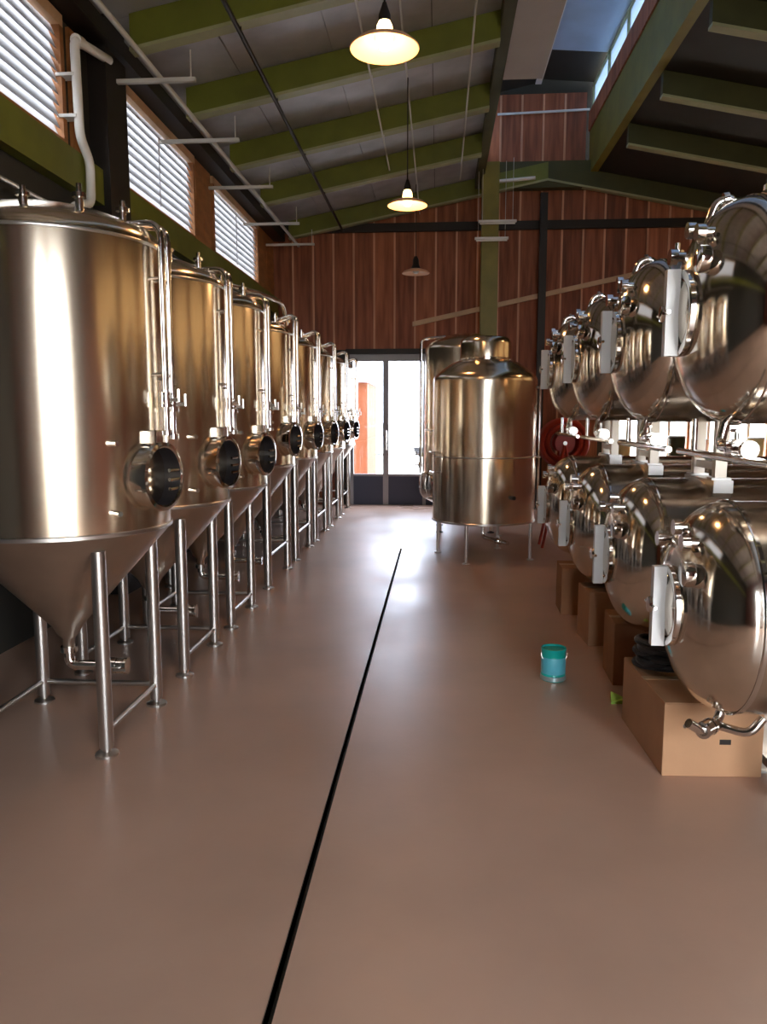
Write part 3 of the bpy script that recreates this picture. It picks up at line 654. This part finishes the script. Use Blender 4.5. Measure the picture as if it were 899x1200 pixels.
# ------------------------------------------------------------------ stacked horizontal tanks on the right
def htank(label, za, upper, group):
    t = thing('horizontal_tank', label, 'tank', (0, 0, 0), 0, group)
    r = 0.43; L = 2.1; b = 0.22; kr = 0.075
    # profile along -X from rim, then back head
    prof = []
    def bulge(u): return b * max(0.0, 1 - u ** 2.7) ** 0.55
    hd = [(r * u, bulge(u)) for u in [0, .1, .2, .3, .4, .5, .6, .68, .75, .81, .86, .90, .935, .96, .98, .993]] + [(r, 0.0)]
    fh = MB().lathe(hd, (0, 0, za), (-1, 0, 0), 72).build('front_head', 'polished', t)
    bh = [(q, -L - z) for q, z in hd][::-1]
    MB().lathe([(r, 0.0), (r, -L)] + bh[1:], (0, 0, za), (-1, 0, 0), 72).build('shell', 'steel_shell', t)
    MB().lathe([(r + .0005, -.012), (r + .006, -.008), (r + .006, .006), (r + .0005, .010)], (0, 0, za), (-1, 0, 0), 72).build('rim_band', 'chrome', t)
    # manway in the head
    R = .155
    mw = MB().lathe([(R, b - .06), (R, b - .01), (R + .012, b - .004), (R + .012, b + .014), (R, b + .018), (R - .02, b + .014), (R - .02, b - .05)], (0, 0, za), (-1, 0, 0), 48).build('manway', 'chrome', t)
    ld = MB().lathe([(R - .021, b - .0), (R - .03, b + .012), (R - .07, b + .02), (0, b + .024)], (0, 0, za), (-1, 0, 0), 40).build('manway_lid', 'polished', mw)
    br = MB(); xb = -(b + .044)
    br.box(xb - .026, xb + .026, -.035, .005, za - .165, za + .165); br.cyl((xb + .03, 0, za), (xb - .02, 0, za), .016, 12)
    br.build('glare_plate', 'white_paint', mw)  # white plate painting the bright reflection on the manway
    kn = MB(); kn.lathe([(0, .0), (.03, .0), (.035, .012), (.03, .025), (0, .03)], (xb - .012, 0, za), (-1, 0, 0), 16)
    kn.cyl((xb - .025, -.07, za), (xb - .025, .07, za), .008, 8); kn.build('hand_knob', 'chrome', mw)
    # fittings near the head's top
    for y, z, ln in ((-.13, .28, .035), (.17, .25, .04), (.02, .32, .03)):
        u = math.hypot(y, z) / r; x0 = -bulge(u)
        ft = MB(); ft.cyl((x0 + .02, y, za + z), (x0 - ln, y, za + z), .019, 14); ft.cyl((x0 - ln + .01, y, za + z), (x0 - ln - .02, y, za + z), .032, 16)
        ft.build('port', 'chrome', t)
    pr = MB(); pr.lathe([(0, -.01), (.045, -.01), (.05, 0), (.05, .03), (.04, .035), (0, .035)], (-.20, -.20, za + .17), (-1, 0, 0), 20)
    pr.build('gauge', 'chrome', t)
    if upper:
        rv = MB(); rv.cyl((.10, 0, za + r - .01), (.10, 0, za + r + .05), .02, 12); rv.cyl((.10, 0, za + r + .03), (.10, 0, za + r + .05), .034, 16); rv.cyl((.10, 0, za + r + .05), (.10, 0, za + r + .09), .014, 10)
        rv.build('relief_valve', 'chrome', t)
        ap = MB().tube(roundpath([(.03, .10, za + r - .03), (.0, .10, za + r + .03), (-.07, .11, za + r + .02), (-.11, .11, za + .33), (-.08, .11, za + .31)], .04), .018, 10).build('spray_pipe', 'chrome', t)
        MB().cyl((-.025, .105, za + r + .026), (-.045, .107, za + r + .023), .03, 14).build('clamp', 'chrome', ap)
    else:
        for x in (.32, L - .3): MB().box(x - .05, x + .05, -.24, .24, za + .37, za + r + .006).build('saddle', 'leg_steel', t, smooth=0)
    # bottom outlet
    o = MB(); zo = za - r
    if upper:
        o.tube(roundpath([(-.02, 0, zo + .05), (-.05, 0, zo - .09), (-.05, -.30, zo - .09)], .05), .020, 10)
        o.cyl((-.05, -.29, zo - .09), (-.05, -.315, zo - .09), .034, 14); ob = o.build('outlet', 'chrome', t); valve(ob, (-.05, -.18, zo - .09), (0, 1, 0), .022, handle=(0, 0, 1))
        tp = MB(); tp.cyl((-.05, -.52, zo - .13), (-.05, .50, zo - .13), .016, 12); tp.cyl((-.05, .30, zo - .13), (-.05, .30, zo + .02), .013, 10)
        tp.build('transfer_pipe', 'chrome', t)
    # legs
    ly = .17 if upper else .28
    lz = za - math.sqrt(r * r - ly * ly) + .012
    for x in (.32, L - .3):
        for s in (-1, 1):
            l = MB().box(x - .03, x + .03, s * ly - .025, s * ly + .025, .012, lz).build('leg', 'steel_cone', t, smooth=0)
            MB().box(x - .05, x + .05, s * ly - .04, s * ly + .04, 0, .012).build('foot', 'leg_steel', l, smooth=0)
        MB().box(x - .02, x + .02, -ly + .025, ly - .025, .05, .09).build('cross_bar', 'leg_steel', t, smooth=0)
    return t
HY = [3.17, 4.36, 5.62, 6.82]; HX = 1.17
ordl = ['fourth', 'third', 'second', 'first']
lo_ = htank('lower horizontal steel tank of the fourth stack from the upright kettle', 0.83, False, 'lower stacked horizontal tanks')
zu = 0.83 + .43 + .007
up_ = htank('upper horizontal steel tank of the fourth stack from the upright kettle', 2.0 - zu, True, 'upper stacked horizontal tanks')
for k, y in enumerate(HY):
    if k == 0: lo_.location = (HX, y, 0); up_.location = (HX, y, zu)
    else:
        dup(lo_, (HX, y, 0), 'lower horizontal steel tank of the %s stack from the upright kettle' % ordl[k])
        dup(up_, (HX, y, zu), 'upper horizontal steel tank of the %s stack from the upright kettle' % ordl[k])
# the drain fitting that shows below the tank over the large box
o = MB(); zo = .40
o.tube(roundpath([(.02, 0, zo + .03), (.0, -.02, zo - .06), (-.10, -.12, zo - .06), (-.16, -.14, zo - .02)], .04), .020, 10)
o.tube(roundpath([(-.02, -.05, zo - .06), (.08, -.14, zo - .06), (.13, -.14, zo + .01)], .04), .018, 10)
ob = o.build('outlet', 'chrome', lo_); valve(ob, (-.07, -.09, zo - .06), (-.7, -.7, 0), .022, handle=(-.7, .7, 0))
# ------------------------------------------------------------------ boxes and things on the floor
def carton(label, x0, x1, y0, y1, h, m, rz=0, open_=False):
    cx, cy = (x0 + x1) / 2, (y0 + y1) / 2; a, b = (x1 - x0) / 2, (y1 - y0) / 2
    t = thing('cardboard_box', label, 'box', (cx, cy, 0), rz)
    MB().box(-a, a, -b, b, 0, h).build('carton', m, t, smooth=0, bevel=.004)
    for s in (-1, 1):
        MB().box(-a + .002, a - .002, min(0, s * b) + .003, max(0, s * b) - .003, h, h + .005).build('flap', m, t, smooth=0)
    MB().box(-a, a, -.025, .025, h + .005, h + .007).build('tape', 'tape', t, smooth=0)
    MB().box(-a * .1 + .05, -a * .1 + .10, -b - .0015, -b, h * .45, h * .52).build('print_mark', 'dark_steel', t, smooth=0)
    return t
carton('large tan cardboard box with chrome fittings before its front', 1.0, 1.44, 3.36, 4.02, 0.335, 'cardboard', math.radians(2))
carton('brown cardboard box under the third stack of tanks, beside black hose', 1.06, 1.40, 4.52, 4.86, 0.375, 'cardboard_b', math.radians(-2))
carton('cardboard box under the second stack of tanks from the kettle', 1.05, 1.40, 5.33, 5.66, 0.38, 'cardboard', math.radians(3))
carton('cardboard box under the tank stack closest to the kettle', 1.01, 1.38, 6.17, 6.52, 0.38, 'cardboard_b', math.radians(-2))
# black hose heap on the big box
t = thing('hose_coil', 'coiled black rubber hose on the large cardboard box', 'hose', (1.12, 3.82, 0.342))
pts = []
for k in range(150):
    a = k / 150 * 2 * PI * 6.3; rr = .105 + .014 * math.sin(k * .7); pts.append((rr * math.cos(a), rr * math.sin(a) * 1.0, .020 + k * .0009))
MB().tube(pts, .019, 8).build('hose', 'black_rubber', t)
MB().cyl(pts[-1], (pts[-1][0] - .02, pts[-1][1] - .09, pts[-1][2] + .005), .022, 10).build('coupling', 'chrome', t)
# teal can
t = thing('paint_can', 'small teal can with pale blue base standing on the floor', 'can', (0.715, 4.62, 0))
MB().lathe([(0, 0), (.072, 0), (.076, .004), (.076, .012), (.0735, .016), (.0735, .185), (.076, .19), (.076, .2), (.068, .2), (.068, .188), (0, .188)], seg=36).build('body', 'teal', t)
MB().lathe([(.0738, .045), (.0745, .047), (.0745, .145), (.0738, .147)], seg=36).build('label_band', 'teal_label', t)
MB().lathe([(.0738, .004), (.078, .006), (.078, .03), (.0738, .032)], seg=36).build('base_band', 'silver_rim', t)
MB().tube([(.078 * math.cos(a), -.02 - .07 * math.sin(a) * .3, .17 - .07 * math.sin(a)) for a in [PI * k / 10 for k in range(11)]], .002, 6).build('bail', 'leg_steel', t)
# lime scrap
sc = MB()
sc.quadbox([(-.05, -.03, 0), (.05, -.02, 0), (.045, .03, 0), (-.04, .04, 0), (-.05, -.03, .012), (.05, -.02, .03), (.03, .03, .02), (-.04, .04, .05)])
o = tag(sc.build('paper_scrap', 'lime', smooth=0), 'crumpled lime green scrap on the floor by the large box', 'scrap'); o.location = (1.03, 4.25, 0)
# low rack with tubs in front of the low window
t = thing('storage_rack', 'low wooden rack along the end wall under the low window', 'rack', (4.55, 13.45, 0))
for z in (.35, .86): MB().box(-1.5, 1.5, -.2, .2, z, z + .04).build('shelf', 'wood_pale', t, smooth=0)
for x in (-1.46, 0, 1.46):
    for y in (-.22, .22): MB().box(x - .03, x + .03, y - .02, y + .02, 0, .90).build('upright', 'wood_frame', t, smooth=0)
def tub(m, label, x, r, h, group):
    t = thing('storage_tub', label, 'tub', (x, 13.45, .90), 0, group)
    MB().lathe([(0, 0), (r * .9, 0), (r, h), (0, h)], seg=20).build('body', m, t)
    MB().lathe([(0, h), (r * 1.06, h), (r * 1.06, h + .02), (0, h + .025)], seg=20).build('lid', 'white_paint', t)
for x, m, l in ((3.15, 'yellow_sheet', 'yellow tub at the kettle end of the low rack'), (3.62, 'amber_grain', 'amber tub beside the yellow tub at the rack end'), (4.05, 'green_dark', 'olive tub on the low rack between two amber tubs'), (4.42, 'amber_grain', 'amber tub between the olive and orange tubs'), (4.95, 'orange_wall', 'orange tub with white lid on the low rack'), (5.35, 'yellow_sheet', 'yellow tub beside the orange tub on the low rack'), (5.8, 'amber_grain', 'amber tub at the right wall end of the low rack')):
    tub(m, l, x, .14, random.uniform(.26, .42), 'tubs on the low rack')
# red hose reel beyond the stacks
t = thing('hose_reel', 'red hose reel on a stand beyond the stacked tanks', 'hose reel', (1.52, 9.55, 0))
rp = MB(); 
for k in range(4):
    for j in range(2):
        R = .27 - j * .07; rp.tube([(R * math.cos(a), -.09 + k * .06, 1.28 + R * math.sin(a)) for a in [2 * PI * q / 28 for q in range(28)]], .034, 8, True)
rp.build('hose', 'red_paint', t)
for y in (-.15, .13):
    MB().lathe([(0, 0), (.12, 0), (.12, .015), (0, .015)], (0, y, 1.28), (0, 1, 0), 24).build('reel_disc', 'red_paint', t)
    for s in (-1, 1):
        MB().cyl((s * .24, y, 0.0), (0, y, 1.28), .018, 8).build('stand_leg', 'red_paint', t)
MB().cyl((0, -.18, 1.28), (0, .18, 1.28), .025, 12).build('axle', 'leg_steel', t)

# ------------------------------------------------------------------ outside
struct(MB().box(-80, 80, 14.1, 160, -0.2, -0.03).build('floor_outside', 'ground_out', smooth=0), 'pale ground outside the glazed door')
struct(MB().box(-80, 80, -60, YB - 0.15, -0.2, -0.03).build('floor_apron', 'ground_out', smooth=0), 'pale apron outside the rear doorway')
t = thing('garden_shed', 'orange shed wall standing outside the glazed door', 'shed', (-2.6, 18.0, -0.03))
MB().box(-1.15, 1.05, -1.2, 1.2, 0, 2.36).build('wall', 'orange_wall', t, smooth=0)
MB().box(-1.25, 1.09, -1.28, 1.28, 2.36, 2.44).build('roof', 'door_frame', t, smooth=0)
t = thing('parked_car', 'pale car parked on the lot outside the glazed door', 'car', (-1.9, 33.0, -0.03))
MB().box(-1.9, 1.9, -.85, .85, .32, .82).build('body', 'car_paint', t, smooth=30, bevel=.09)
MB().quadbox([(-1.2, -.8, .8), (1.25, -.8, .8), (1.25, .8, .8), (-1.2, .8, .8), (-.75, -.68, 1.36), (.75, -.68, 1.36), (.75, .68, 1.36), (-.75, .68, 1.36)]).build('cabin', 'car_glass', t, smooth=30, bevel=.05)
for x in (-1.2, 1.2):
    for y in (-.82, .66): MB().cyl((x, y, .33), (x, y + .16, .33), .33, 20).build('wheel', 'black_rubber', t)
bpy.context.view_layer.update()
